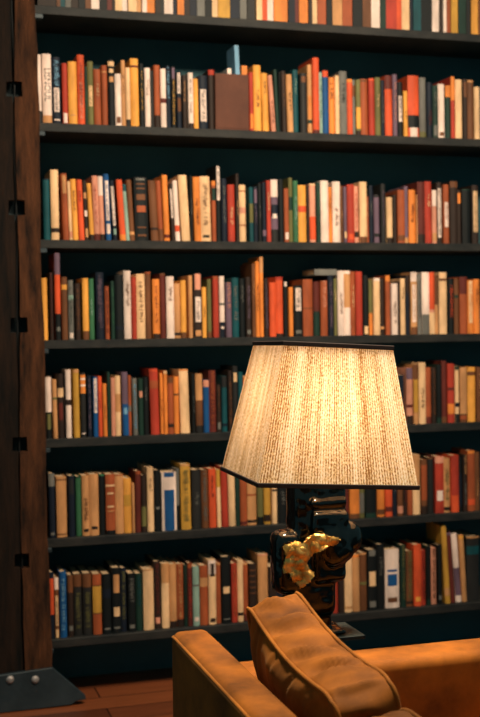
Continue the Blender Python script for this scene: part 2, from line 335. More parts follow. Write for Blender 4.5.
# ------------------------------------------------------------------ books
# each line: left right top colour [lean=] [a-b:colour ...] [t:colour lettering]; in sixths-of-a-pixel of a close-up tile
ROWS = [
 (1, 'second', [
  (35, 50, '''2 38 28 wh .82-1:dy
45 103 22 wh .88-1:tn T
106 160 45 nv .05-.45:lb* .46-.82:wh* .93-.95:wh*
170 205 85 rd .82-.98:wh*
210 267 72 yo .84-.86:tn*
263 312 32 ro .27-.93:pk* t:dr
314 333 105 dg
335 372 70 ol .38-.7:cr*
374 420 122 ru
424 460 98 ru .1-.12:tn
464 505 62 bk .03-.1:cr .14-.2:cr* .26-.34:tn*'''),
  (110, 50, '''30 70 152 wh .82-.94:br*
70 96 65 tn
98 127 112 cr .88-1:dy
130 182 52 yo .1-.13:dr
188 216 85 bk t:yl
220 255 115 wh
255 280 130 dy
282 320 95 ru .8-1:db
320 356 120 wh .5-.58:dr
357 386 100 nv .02-.58:lb*
390 418 105 bk .22-.96:yl* .02-.2:mv*
425 456 138 nv .02-.38:wh* .46-.7:br*
462 488 160 db'''),
  (185, 40, '''18 50 210 wh .9-1:db t:br
52 82 248 yo
84 142 228 nv .26-.85:wh*
148 188 190 db .0-.09:rd
BOX
412 438 205 rd .7-.95:og*
438 486 160 yo'''),
  (260, 50, '''10 50 145 yo lean=10
50 78 160 pk lean=24
82 108 125 dg lean=16
110 130 140 bk
132 162 135 db .05-.6:br* lean=8
168 205 155 tn lean=10
207 246 125 tl
255 298 150 dy .05-.15:br*
305 333 92 tn .45-.78:og* .8-.85:dg
335 376 50 ro .95-1:dr
380 402 140 lt t:tl
403 440 130 bl .0-.1:ro
440 478 175 og .08-.4:br*'''),
  (330, 60, '''30 57 100 cr
58 107 72 gy
108 143 122 ro .0-.06:og
145 163 125 gy .1-.3:br
165 195 125 ol .5-.88:yo .92-1:db
196 243 120 ru .02-.05:br
247 285 118 rd .0-.04:ro
286 322 112 ol
323 348 130 nv .3-.8:gy*
352 398 100 ro .0-.22:dr
401 430 92 mv t:pk
436 470 140 bk .25-.72:wh*'''),
  (403, 65, '''6 32 165 yo
34 104 66 ro .64-.84:bk .84-1:wh*
108 150 78 gy .9-1:ol
154 190 110 nv .5-.8:dr*
192 226 130 dg .1-.4:gy* .75-.95:gy*
230 270 120 wh .88-.95:br*
272 307 130 dg .0-.22:og
310 336 72 rd .0-.38:og
337 380 92 cr
385 412 90 db .05-.3:br*
416 456 95 br .0-.04:tn
458 492 140 cr''')]),
 (2, 'third', [
  (35, 160, '''50 92 118 tl .0-.02:nv d
97 148 62 cr .83-.89:db
165 203 85 ru .03-.3:tn* lean=12
205 225 135 cr lean=12 .85-.95:pk
227 262 120 yo lean=14
265 300 125 ro lean=14
303 328 130 db .2-.3:tn* .5-.6:wh* .8-.95:tn* lean=14
330 358 148 yo lean=18 .9-1:db
360 400 100 pk .9-1:dr t:rd lean=12
402 434 102 pk .0-.3:wh .9-1:db lean=12
436 470 90 bl .1-.7:wh* .75-.9:wh* lean=14'''),
  (110, 160, '''-2 25 130 nv .1-.75:wh* .8-.9:lt* lean=20
38 76 125 ro .9-1:og lean=22
78 103 155 lt .0-.12:tl lean=22
105 138 125 br lean=20 .85-.9:tn
152 236 108 bk .02-.05:gy* .1-.12:br* .17-.19:br* .27-.36:br* .45-.55:ru* .78-.8:br* .9-.93:br* lean=8
243 292 130 br .78-.82:db lean=18
295 326 130 ru .8-1:br lean=18
331 366 95 og .9-.95:dr lean=14
376 398 150 db .1-.6:wh* lean=18
400 430 130 wh .74-.84:ro lean=18
438 492 95 cr lean=22'''),
  (185, 155, '''24 46 130 bk
50 93 140 og lean=10
96 160 135 cr .9-.94:bk* t:br lean=8
168 194 165 ru .0-.08:og .12-.32:dg
198 228 62 bk .02-.46:wh*
232 268 150 nv t:gy
272 316 190 rd
321 343 120 db
346 388 190 cr .1-.12:ru .4-.5:pk .7-.72:ru
412 437 205 tl .3-.65:ol
440 466 200 nv .05-.3:mv* .35-.7:mv*
468 492 180 bk'''),
  (260, 165, '''14 38 110 nv .8-.9:mv
40 67 98 rd
69 114 92 mv .0-.28:wh .4-.6:nv .55-.62:wh* .8-1:dy
119 150 90 bk
152 182 150 ru .82-.95:wh*
184 209 80 ol .3-.5:dg
211 243 100 gn .25-.72:lt*
246 297 128 yo .36-.47:ro
299 316 130 db
319 358 118 pk .0-.03:cr .56-.95:ro
362 386 110 dg
389 440 100 wh
442 465 140 og'''),
  (330, 165, '''18 68 105 wh
69 83 130 br
85 105 140 mv .8-.92:cr*
108 154 125 rd .85-.95:ro*
156 184 135 pk t:rd .8-.9:db
188 234 108 cr .9-1:br
236 250 200 ru
253 280 130 nv
284 318 190 mv .0-.05:dy .8-.87:dy
326 356 120 dy t:mv
364 401 205 cr .88-1:db
405 426 190 db'''),
  (397, 165, '''3 48 160 ru .85-.95:br
50 75 135 mv .9-1:tn
77 120 158 og
122 130 190 tn
131 180 108 dr .85-1:db
181 224 105 rd
226 255 160 pk .0-.3:wh .8-.95:tn
258 292 110 db .1-.9:wh*
296 332 125 ru .3-.72:wh*
338 386 105 db .0-.1:br
388 414 160 db .05-.25:og*
418 472 155 bk .0-.02:dg
478 520 130 db .1-.8:cr*''')]),
 (3, 'fourth', [
  (35, 245, '''40 78 210 yo lean=2
90 112 175 db .0-.9:dr*
122 158 50 ro .0-.25:mv .7-1:bk .85-.9:gy*
168 205 205 br .12-.2:yo
211 244 225 gy .25-.33:lt .88-.97:wh* t:dg
256 290 245 db .05-.9:br*
302 341 212 yo .86-1:br
343 375 215 gn
388 440 175 nv .05-.85:mv*
446 472 262 ru .0-.9:dr*
484 508 230 dg t:gn'''),
  (110, 260, '''32 85 95 bk .8-.85:nv
88 134 68 wh
136 167 105 rd .0-.02:ru
169 224 88 cr t:br
226 262 75 br .0-.03:ru
270 315 122 og .92-1:db t:dr
319 355 85 dr .0-.03:br
358 407 105 wh
409 448 150 tn .9-.95:db
450 484 130 yo .9-1:br'''),
  (185, 255, '''22 48 130 tn
52 106 120 db .0-.25:pk* .36-.75:wh* .88-.97:tn*
110 138 205 yo
140 166 155 ol .9-1:br
178 214 135 rd .0-.05:ru
220 252 135 wh .44-.47:dg .75-1:nv .82-.86:wh*
260 296 175 mv .0-.5:pk*
302 345 145 tl .12-.75:gy*
350 386 150 bk
391 424 140 db .15-.72:mv* .88-.95:gy*
428 450 55 br
452 476 40 og'''),
  (260, 255, '''-4 20 12 og .0-.2:tn
26 52 150 db .1-.9:mv*
58 99 175 ro
101 147 140 ro .0-.05:rd .95-1:db
152 178 165 bk .02-.1:wh*
186 213 205 og
220 273 195 bk .05-.5:wh* .88-.95:gy*
278 340 155 ru .5-.52:br
343 384 170 dr .55-1:dg
388 432 165 ru .0-.5:pk*
438 474 130 nv .1-.9:mv*'''),
  (330, 255, '''28 46 150 ol
49 90 100 wh
91 131 100 tn .0-.05:wh .57-1:wh
133 165 105 ru
166 208 105 rd
213 248 130 bk .85-.98:cr*
251 274 160 ol .6-1:og
277 318 148 cr .0-.05:wh
323 350 150 db .85-.9:tn
356 385 130 ru .0-.1:og
393 433 182 wh
436 450 170 db'''),
  (403, 255, '''-15 16 150 cr
19 44 130 nv .0-.3:db
47 88 110 tn .0-.15:wh .2-.8:wh* .88-1:br
91 117 120 gy t:db
119 168 110 wh .68-1:gy
169 205 110 pk .0-.6:ro .65-1:cr
206 229 130 br .5-1:tn
233 282 110 cr .1-.14:br
290 325 150 bk .12-.74:ro*
330 360 150 br .3-.35:dg
363 411 140 ru .0-.3:dr
413 450 165 og .0-.8:cr*
452 490 155 og''')]),
 (4, 'fifth', [
  (35, 360, '''66 105 110 wh .57-1:bk .6-.85:ol* lean=2
108 136 125 tn .3-.34:ol lean=6
144 182 90 db .22-.36:cr .45-.72:dr*
196 230 62 wh .44-.52:db lean=2
243 280 60 yl .0-.05:tn lean=4
288 322 82 dy .03-.32:og .08-.11:wh .18-.21:wh .93-.95:wh*
335 362 100 nv .05-.9:mv*
371 400 110 bl .02-.6:wh*
403 428 105 ro lean=4
432 457 152 og lean=4
462 482 78 dg'''),
  (110, 360, '''6 32 115 pk
33 68 102 cr .3-.6:tn lean=2
73 112 78 mv .5-1:bl .56-.66:lb* lean=6
115 136 100 ru .5-.6:gy
142 172 118 gy .1-.9:lb* lean=6
180 211 120 dg .22-.33:pk*
214 246 110 bk
250 304 55 rd .02-.04:ro .18-.3:ru lean=10
320 340 85 og lean=4
342 366 70 og .0-.04:cr
368 404 110 ru .0-.1:br .82-.88:db
406 438 105 og .3-.33:br
442 500 60 cr .0-.02:og lean=10'''),
  (180, 355, '''76 97 120 bk
99 144 120 br .0-.45:tn .88-1:dy lean=4
148 184 160 bl .0-.13:pk
186 230 100 dr .0-.9:ru*
236 263 190 db .05-.6:br* .8-.95:gy*
267 300 135 tl .0-.2:dy .85-.9:nv
310 336 100 db .1-.9:br*
338 370 72 dy .1-.24:cr*
374 402 110 tl .8-1:dg'''),
  (403, 350, '''25 65 115 pk .0-.2:mv .65-.7:dr .85-1:db
69 98 95 tn .0-.25:br .25-.8:yl
100 144 80 cr
146 181 112 ru .88-1:dr
184 212 110 db .05-.9:br*
214 246 95 dg .0-.9:bk
249 282 70 dr .9-1:br
285 329 88 rd .4-.45:dr .68-.85:og
336 362 105 cr .0-.06:dg .65-.72:nv .85-1:dy
363 408 110 br .0-.85:tn .88-.95:ru
416 466 110 yo .08-.15:br
470 505 110 br''')]),
 (5, 'sixth', [
  (42, 460, '''42 82 88 nv .0-.2:gy .92-.96:gy*
91 156 108 tn .04-.06:br .94-.96:br
166 208 102 nv .05-.3:dy*
216 252 108 gn .0-.02:dg
253 300 100 tn .35-.8:br* .88-.93:db*
301 360 92 tn .85-.9:db*
364 400 90 bk .0-.03:gn
405 465 92 ru .17-.2:cr .3-.33:cr* .52-.55:cr* .6-.62:tn* .93-1:bk'''),
  (115, 455, '''0 54 125 tn .0-.02:ru
56 105 150 yo .3-.5:yl lean=2
107 124 180 tn
130 165 103 dr .0-.05:ru lean=-2
168 198 130 db .55-.9:ol
205 246 80 cr
252 290 98 bk .6-.64:gy*
296 390 110 wh .0-1:bl* .08-.3:wh*
392 412 90 gy .6-1:bk
416 478 58 yl .0-.03:tn .06-.9:ol* lean=6'''),
  (185, 455, '''42 100 95 dy
104 148 95 br .0-.9:gy* lean=4
153 197 90 ro lean=4
199 224 95 cr .0-.3:yl lean=8
230 270 75 rd .0-.02:pk lean=8
277 320 115 cr lean=6
324 352 130 dg lean=2'''),
  (225, 475, '''98 142 -8 ru .92-.98:dr
144 202 -8 tn .4-.43:ru .9-.95:db
206 244 -10 ol .85-1:bk
250 292 -20 yl .82-.95:db
300 332 -22 cr .34-.38:db
338 400 -20 bk
402 430 -18 br'''),
  (330, 480, '''84 118 -60 dr .9-1:db
124 186 -70 og .9-1:br
189 222 -75 ol .5-.9:gy
226 294 -70 dg .0-.9:bk
302 350 -80 og .85-.95:br
352 396 -85 ro .8-.9:dr
398 426 -80 nv
430 466 -80 br .8-.95:pk'''),
  (403, 440, '''0 26 90 db .0-.9:dr*
30 62 95 ru .0-.02:br
64 110 95 cr .0-.5:tn
118 156 125 br .1-.75:ru .85-1:db
162 200 112 dy .0-.03:br
206 262 105 rd .0-.12:pk .6-.78:wh*
264 306 118 tn .2-.8:ol* .9-.96:bk
308 357 98 ro .0-.7:rd
362 384 110 bk .3-.9:nv
386 412 96 db .0-.35:tn* .5-.9:gy*
416 462 68 ru .0-.05:og .8-.9:ro
464 496 80 br''')]),
 (6, 'bottom', [
  (42, 555, '''42 74 112 nv .09-.64:ro
78 106 145 br .0-.2:wh .3-.8:cr* .86-1:cr*
110 154 108 bl .1-.9:lb*
162 198 130 db .0-.28:br .82-.9:gy*
202 254 125 dy .0-.2:br .3-.9:ol*
260 316 120 dy .0-.22:br .3-.9:ol*
322 378 122 br .2-.64:yl .0-.18:ru .66-1:ru
385 440 122 bk .25-.4:nv .9-.93:gy*
445 500 82 bk .1-.38:tn* .6-.74:cr* .9-.93:gy*'''),
  (115, 545, '''34 72 150 nv .05-.85:ol*
80 128 182 bk .08-.52:gy* .88-.94:gy*
132 174 185 dg .05-.6:tl*
180 246 155 cr .0-.02:tn
250 292 108 db .02-.8:dr* .83-.92:pk*
298 347 120 cr .0-.3:tn
348 394 125 tn .9-1:db
396 438 125 ru .0-.85:tn* .88-1:db
442 464 130 dg .0-.9:db*'''),
  (180, 540, '''48 78 148 dr .0-.08:ru .2-.9:rd*
80 122 170 lt .3-.33:gy .85-.92:wh*
126 177 165 ru .2-.35:tn
180 228 128 cr .0-.22:wh .05-.25:db* .9-.96:db*
231 260 148 ru .0-.03:tn
265 324 108 bk .45-.55:cr* .93-.95:gy*
328 364 150 rd .0-.9:ru*
367 404 130 cr .85-.9:db
406 437 150 ru .0-.03:tn .88-1:dr
441 488 152 db .1-.12:br .2-.22:br .3-.32:br .4-.42:br .5-.52:br
500 563 92 tn .0-.02:pk'''),
  (330, 535, '''15 50 125 rd .0-.9:ru*
52 86 112 db
92 141 112 cr .0-.03:wh .9-.94:tn
143 188 125 tn .0-.05:og
191 235 115 br .0-.03:tn .5-.55:ol
240 300 95 bk .0-.1:gy* .36-.6:cr* .85-.95:gy*
303 350 62 bk
356 446 95 wh .34-.38:bl* .42-.62:bl* .82-.9:br*'''),
  (403, 520, '''-12 20 162 dg .0-.9:ol*
24 66 200 br .0-.9:ol* .9-.95:db
68 116 158 ro .85-.92:yo*
118 146 195 rd .0-.9:dr*
150 178 165 dg .0-.9:bk
181 216 180 pk .0-.9:br*
222 248 160 bk .85-.92:gy*
238 276 35 yl .8-.9:tn lean=30
279 308 80 dr .0-.04:mv lean=30
312 350 88 wh .5-.9:mv lean=34
353 390 98 tn .0-.06:yo lean=24
404 490 105 dy .0-.03:tn .15-.28:tl''')]),
]
SHELF_WORD = {'second': 'second shelf', 'third': 'third shelf', 'fourth': 'fourth shelf', 'fifth': 'fifth shelf', 'sixth': 'sixth shelf', 'bottom': 'bottom shelf'}
YS = .020
def spine_curve(x0, x1, off=0.0, n=4, bulge=.10):
    w = x1-x0; r = min(.006, w*bulge*2.6)
    return [(x0+w*i/n, YS_NOW-r*(1-(2*i/n-1)**2)-off) for i in range(n+1)]
YS_NOW = YS
def strip(x0, x1, z0, z1, sl, zb, off, inset=0.0):
    """curved strip in front of the spine from z0 to z1"""
    w = x1-x0; cv = spine_curve(x0, x1, 0)
    a, b_ = inset, 1-inset
    pts = []
    for i in range(5):
        t = a+(b_-a)*i/4; k = min(3, int(t*4)); u = t*4-k
        px = cv[k][0]*(1-u)+cv[k+1][0]*u; py = cv[k][1]*(1-u)+cv[k+1][1]*u
        pts.append((px, py-off))
    V = []
    for z in (z0, z1):
        for x, y in pts: V.append((x+sl*(z-zb), y, z))
    nv = len(V)
    V += [(x, y+.0004, z) for x, y, z in V]
    Fc = [(i, i+1, i+6, i+5) for i in range(4)]
    Fc += [(nv+i+5, nv+i+6, nv+i+1, nv+i) for i in range(4)]
    ring = [0, 1, 2, 3, 4, 9, 8, 7, 6, 5]
    for k in range(10):
        p, q = ring[k], ring[(k+1) % 10]; Fc.append((p, nv+p, nv+q, q))
    return V, Fc
GLY = random.Random(3)
def lettering(x0, x1, z0, z1, sl, zb, off, m, parent, big=1.0):
    """rows of small printed characters running down the spine"""
    w = x1-x0; V = []; Fc = []; cx = (x0+x1)/2; y = min(p[1] for p in spine_curve(x0, x1))-off
    z = z1
    while z > z0+.004:
        h = GLY.uniform(.0025, .005)
        if GLY.random() < .85:
            for k in range(GLY.choice((1, 2, 2))):
                hw = w*GLY.uniform(.10, .2)*big; c = cx+GLY.uniform(-.12, .12)*w; zz = z-k*h*.45; hh = h*.3
                b0 = len(V)
                for dx, dz in ((-hw, -hh), (hw, -hh), (hw, 0), (-hw, 0)):
                    V.append((c+dx+sl*(zz-zb), y, zz+dz))
                for dx, dz in ((-hw, -hh), (hw, -hh), (hw, 0), (-hw, 0)):
                    V.append((c+dx+sl*(zz-zb), y+.0003, zz+dz))
                Fc += [(b0, b0+1, b0+2, b0+3), (b0+7, b0+6, b0+5, b0+4), (b0, b0+4, b0+5, b0+1), (b0+1, b0+5, b0+6, b0+2), (b0+2, b0+6, b0+7, b0+3), (b0+3, b0+7, b0+4, b0)]
        z -= h*1.35
    if V: mesh('title_lettering', V, Fc, m, parent)
CONTRAST = {'wh': 'br', 'cr': 'br', 'tn': 'db', 'yo': 'br', 'yl': 'db', 'og': 'dr', 'ro': 'dr', 'rd': 'cr', 'dr': 'tn', 'ru': 'cr', 'br': 'tn', 'db': 'tn', 'bk': 'gy', 'nv': 'gy', 'bl': 'lb', 'lb': 'nv', 'tl': 'lt', 'lt': 'tl', 'gn': 'lt', 'dg': 'gn', 'ol': 'cr', 'gy': 'dy', 'dy': 'gy', 'pk': 'dr', 'mv': 'wh'}
RB = random.Random(11)

BOOKS = []       # (root, info) for labelling
BOXINFO = None
def build_book(zb, x0, x1, zt, sl, col, bands, text, real):
    """one upright book; x0, x1 at the foot, sl = sideways slope"""
    global YS_NOW
    YS_NOW = YS + RB.uniform(0, .010)
    depth = RB.uniform(.125, .16); yb = YS_NOW+depth; zb += .0005
    root = empty('book', ((x0+x1)/2, YS_NOW+depth/2, zb))
    w = x1-x0; t = min(.0022, w*.18); n = 4
    out = spine_curve(x0, x1)
    outer = [(x0, yb)] + out + [(x1, yb)]
    inner = [(x1-t, yb)] + [(x1-t, YS_NOW+t)] + [(x0+t, YS_NOW+t)] + [(x0+t, yb)]
    loop = outer+inner; k = len(loop); V = []
    for z in (zb, zt):
        for x, y in loop: V.append((x+sl*(z-zb), y, z))
    Fc = [(i, (i+1) % k, k+(i+1) % k, k+i) for i in range(k)]
    m = len(outer)
    def cap(o, flip):
        fs = [(o, o+1, o+m+2, o+m+3), (o+1, o+2, o+m+2)]
        fs = [(o+0, o+1, o+k-2, o+k-1), tuple([o+i for i in range(1, m-1)] + [o+m+1, o+m+2]), (o+m-2, o+m-1, o+m, o+m+1)]
        return [tuple(reversed(f)) if flip else f for f in fs]
    Fc += cap(0, True) + cap(k, False)
    mesh('cover', V, Fc, cmat(col), root)
    # pages
    zt2 = zt-.003; V = []
    for z in (zb+.002, zt2):
        for x, y in ((x0+t, YS_NOW+t), (x1-t, YS_NOW+t), (x1-t, yb-.003), (x0+t, yb-.003)): V.append((x+sl*(z-zb), y, z))
    mesh('page_block', V, [(3, 2, 1, 0), (4, 5, 6, 7), (0, 1, 5, 4), (1, 2, 6, 5), (2, 3, 7, 6), (3, 0, 4, 7)], m_pages, root)
    hh = zt-zb; off = .0006
    for a, b_, c, star in bands:
        za, zc = zt-hh*b_, zt-hh*a
        za = max(za, zb+.0006); zc = min(zc, zt-.0003)
        if zc-za < .002: continue
        if star and (b_-a) > .3 and c != 'bl' and not (star == 2):
            # a lettered panel: title characters in the band's colour
            if c in ('wh', 'cr', 'og') and w > .011:
                Vv, Ff = strip(x0, x1, za, zc, sl, zb, off, .18)
                mesh('spine_label', Vv, Ff, cmat(c), root)
                lettering(x0, x1, za+.004, zc-.004, sl, zb, off+.0006, cmat(col), root)
            else:
                lettering(x0, x1, za+.002, zc-.001, sl, zb, off+.0006, cmat(c), root, 1.5)
        else:
            Vv, Ff = strip(x0, x1, za, zc, sl, zb, off, .16 if star else .0)
            mesh('spine_label', Vv, Ff, cmat(c), root)
        off += .0003
    if text:
        lettering(x0, x1, zb+hh*.25, zb+hh*.88, sl, zb, off+.0006, cmat(text), root)
    elif not bands and w > .006 and RB.random() < .75:
        a = RB.uniform(.55, .9)
        lettering(x0, x1, zb+hh*(a-RB.uniform(.2, .45)), zb+hh*a, sl, zb, off+.0006, cmat(CONTRAST[col]), root)
    BOOKS.append([root, dict(col=col, w=w, h=hh, bands=bands, text=text, sl=sl, x=(x0+x1)/2)])
    return root

for si, word, tiles in ROWS:
    zb = SZ[si]; prev = None; first_idx = len(BOOKS)
    z_edge = []
    recs = []
    for tx, ty, body in tiles:
        for ln in body.split('\n'):
            ln = ln.strip()
            if not ln: continue
            if ln == 'BOX':
                recs.append(('BOX', tx, ty)); continue
            p = ln.split(); xl, xr, tp_ = float(p[0]), float(p[1]), float(p[2]); col = p[3]
            bands = []; text = None; lean = None; real = None
            for q in p[4:]:
                if q.startswith('lean='): lean = float(q[5:])
                elif q.startswith('t:'): text = q[2:]
                elif q == 'T': real = True
                elif ':' in q:
                    r_, c_ = q.split(':'); st = c_.endswith('*'); c_ = c_.rstrip('*')
                    a_, b_ = r_.split('-'); bands.append((float(a_), float(b_), c_, st))
            if lean is None: lean = 3 if si in (1, 2) else 2
            recs.append((tx+xl/6.4, tx+xr/6.4, ty+tp_/6.4, col, lean/6.4, bands, text, real))
    for r in recs:
        if r[0] == 'BOX':
            a = atY(215.6, 110, YS-.012); b_ = atY(248.8, 110, YS-.012); t = atY(230, 74, YS-.012)
            BOXINFO = (a.x, b_.x, t.z, zb)
            prev = (b_.x+.001, 0, 9, zb)
            continue
        xl, xr, ytop, col, lean, bands, text, real = r
        A = atY(xl, ytop, YS); B = atY(xr, ytop, YS)
        # foot of the book in the picture is about lean px further right than its head
        pxm = F/(A-CAM).dot(AX[2])
        zt = (A.z+B.z)/2; h = zt-zb
        sl = -(lean/pxm)/h
        x0t, x1t = A.x+.0004, B.x-.0004
        # AX tilt of the picture verticals is carried by the ray itself
        x0 = x0t-sl*h; x1 = x1t-sl*h
        if prev:
            pr, psl, pzt, _ = prev
            need = pr+.0010
            zc = min(zt, pzt)
            need2 = pr+psl*(zc-zb)-sl*(zc-zb)+.0010
            need = max(need, need2)
            if x0 < need:
                x0 = need
                if x1-x0 < .0045: x1 = x0+.0045
        build_book(zb, x0, x1, zt, sl, col, bands, text, real)
        if real: REAL = (BOOKS[-1][0], x0, x1, zb, zt, sl, YS_NOW)
        prev = (x1, sl, zt, zb)
    for b_ in BOOKS[first_idx:]: b_[1]['shelf'] = word

# printed title on the tall pale book
root, x0, x1, zb, zt, sl, ys = REAL
cu = bpy.data.curves.new('title', 'FONT'); cu.body = 'LISNOUL'; cu.size = (x1-x0)*.95; cu.extrude = .0002; cu.align_x = 'CENTER'; cu.align_y = 'CENTER'
to = bpy.data.objects.new('title', cu); C.objects.link(to)
dg_ = bpy.context.evaluated_depsgraph_get(); me = bpy.data.meshes.new_from_object(to.evaluated_get(dg_)); bpy.data.objects.remove(to)
M = Matrix.Translation(((x0+x1)/2+sl*(zt-zb)*.55, ys-.0055, zb+(zt-zb)*.56)) @ Matrix.Rotation(math.radians(90), 4, 'Y') @ Matrix.Rotation(math.radians(90), 4, 'X')
me.transform(M)
me.materials.clear()
link('title', me, cmat('db'), root)

# labels for the books
def word_of(k): return PAL[k][0]
def describe(i):
    r, d = BOOKS[i]; s = []
    size = []
    if d['h'] > .225: size.append('tall')
    elif d['h'] < .165: size.append('short')
    if d['w'] > .030: size.append('thick')
    elif d['w'] < .0125: size.append('slim')
    s = size[:2] + [word_of(d['col']), 'book']
    big = [b for b in d['bands'] if b[2] != d['col'] and (b[1]-b[0]) >= .04]
    big.sort(key=lambda b: -(b[1]-b[0]))
    if big:
        b = big[0]; mid = (b[0]+b[1])/2
        kind = 'panel' if (b[1]-b[0]) > .3 else 'band'
        where = 'top' if mid < .3 else ('foot' if mid > .7 else None)
        if b[0] <= .02 and b[1] < .6: s += ['with', word_of(b[2]), 'top']
        elif b[1] >= .98: s += ['with', word_of(b[2]), 'foot']
        else: s += ['with', word_of(b[2]), kind]
    return ' '.join(s)
base = [describe(i) for i in range(len(BOOKS))]
def neigh(i, k):
    j = i+k
    if 0 <= j < len(BOOKS) and BOOKS[j][1]['shelf'] == BOOKS[i][1]['shelf']: return word_of(BOOKS[j][1]['col'])
    return None
def nb(i):
    l, r = neigh(i, -1), neigh(i, 1)
    if l is None: return 'beside the timber post'
    if r is None: return 'at the right edge'
    if l == r: return 'between two ' + l + ' ones'
    return 'between ' + l + ' and ' + r
labs = [base[i] + ', ' + BOOKS[i][1]['shelf'] + ' shelf, ' + nb(i) for i in range(len(BOOKS))]
from collections import Counter
cnt = Counter(labs)
ZONE = ['far left', 'left', 'left of centre', 'centre', 'right of centre', 'right', 'far right']
for i, l in enumerate(labs):
    if cnt[l] > 1:
        rv = (BOOKS[i][0].location.x-.55)/(2.13-.55); z = ZONE[min(6, max(0, int(rv*7)))]
        labs[i] = l + ', ' + z
cnt = Counter(labs)
for i, l in enumerate(labs):
    if cnt[l] > 1:
        same = [j for j in range(len(labs)) if labs[j] == l]
        k = same.index(i)
        print('DUPLABEL', l, k)
    if len(l.replace(',', ' ').split()) > 16: print('LONGLABEL', l)
for (r, d), l in zip(BOOKS, labs):
    if r.get('x'): pass
    tag(r, l, 'book', 'books on the ' + SHELF_WORD[d['shelf']])
print('BOOKS', len(BOOKS))

# top shelf, only its feet are in the picture: one row of small book feet
TOP = '''38 56 db;57 60 br;60 65 tl;66 71 gy;71 78 db;79 85 bk;86 91 br;91 99 wh;99 107 bk;107 112 dr;113 115 db;115 122 cr;122 127 wh;129 137 cr;137 141 tn;143 147 wh;147 155 og;155 160 db;160 164 dy;165 173 wh;173 177 nv;178 184 og;185 190 db;190 197 nv;197 205 gy;205 212 bk;213 218 cr;218 230 yl;231 240 nv;241 247 gy;248 255 dy;257 262 cr;262 267 ro;267 273 wh;275 288 og;289 295 nv;295 299 dr;300 308 og;309 312 db;313 317 cr;318 326 ru;327 332 bk;333 342 tn;343 352 ru;353 362 bk;363 371 br;372 380 wh;381 386 dg;387 397 rd;397 402 ro;403 410 cr;410 413 nv;414 421 tl;422 432 bk;433 439 wh;439 443 db;443 446 wh;446 451 ru;452 458 yl;459 466 dg;466 470 dy;472 478 yo;479 486 br'''.split(';')
Vt = []; Ft = []; Mi = []; used_m = []; prevx = 0
for t in TOP:
    a, b_, c = t.split(); a, b_ = float(a), float(b_)
    x0 = max(atY(a, 15+a*.05, YS).x, prevx+.0005); x1 = atY(b_+.6, 15+a*.05, YS).x; prevx = x1
    z0 = SZ[0]+.0005; z1 = z0+RB.uniform(.16, .24); y0 = YS+RB.uniform(0, .01); y1 = y0+.14
    for mt, (xa, xb, ya, yb, za, zc) in ((c, (x0, x1, y0, y1, z0, z1)), ('page', (x0+.0015, x1-.0015, y0+.004, y1-.002, z0+.001, z1+.0004))):
        if mt not in used_m: used_m.append(mt)
        k = len(Vt)
        Vt += [(xa, ya, za), (xb, ya, za), (xb, yb, za), (xa, yb, za), (xa, ya, zc), (xb, ya, zc), (xb, yb, zc), (xa, yb, zc)]
        fs = [(k, k+1, k+5, k+4), (k+1, k+2, k+6, k+5), (k+2, k+3, k+7, k+6), (k+3, k, k+4, k+7), (k+4, k+5, k+6, k+7), (k+3, k+2, k+1, k)]
        Ft += fs; Mi += [used_m.index(mt)]*6
tb = mesh('book_row', Vt, Ft, [m_pages if k == 'page' else cmat(k) for k in used_m], None, False, Mi)
tag(tb, 'mixed row of books on the top shelf, only their lower ends in view', 'books', None, 'stuff')

# the books the lampshade and the lamp hide from the front
Vt = []; Ft = []; Mi = []; used_m = []
for zi, a, b_ in ((4, (252, 400), 0), (5, (296, 341), 0), (6, (274, 330), 0)):
    lo = max([r.location.x+d['w']/2 for r, d in BOOKS if abs(r.location.z-SZ[zi]) < .01 and r.location.x < atY(sum(a)/2, 500, YS).x])+.004
    hi = min([r.location.x-d['w']/2 for r, d in BOOKS if abs(r.location.z-SZ[zi]) < .01 and r.location.x > atY(sum(a)/2, 500, YS).x])-.006
    x = lo
    while x < hi-.012:
        wd = min(RB.uniform(.014, .034), hi-x); z0 = SZ[zi]+.0005; z1 = z0+RB.uniform(.17, .205); y0 = YS+RB.uniform(0, .01); y1 = y0+.14
        c = RB.choice(['wh', 'cr', 'tn', 'og', 'ru', 'br', 'bk', 'dg', 'nv', 'dr', 'rd', 'yo', 'ol', 'db'])
        for mt, (xa, xb, ya, yb, za, zc) in ((c, (x, x+wd-.001, y0, y1, z0, z1)), ('page', (x+.0015, x+wd-.0025, y0+.004, y1-.002, z0+.001, z1+.0004))):
            if mt not in used_m: used_m.append(mt)
            k = len(Vt)
            Vt += [(xa, ya, za), (xb, ya, za), (xb, yb, za), (xa, yb, za), (xa, ya, zc), (xb, ya, zc), (xb, yb, zc), (xa, yb, zc)]
            Ft += [(k, k+1, k+5, k+4), (k+1, k+2, k+6, k+5), (k+2, k+3, k+7, k+6), (k+3, k, k+4, k+7), (k+4, k+5, k+6, k+7), (k+3, k+2, k+1, k)]; Mi += [used_m.index(mt)]*6
        x += wd
hb = mesh('book_row', Vt, Ft, [m_pages if k == 'page' else cmat(k) for k in used_m], None, False, Mi)
tag(hb, 'books standing hidden behind the lampshade and lamp body', 'books', None, 'stuff')

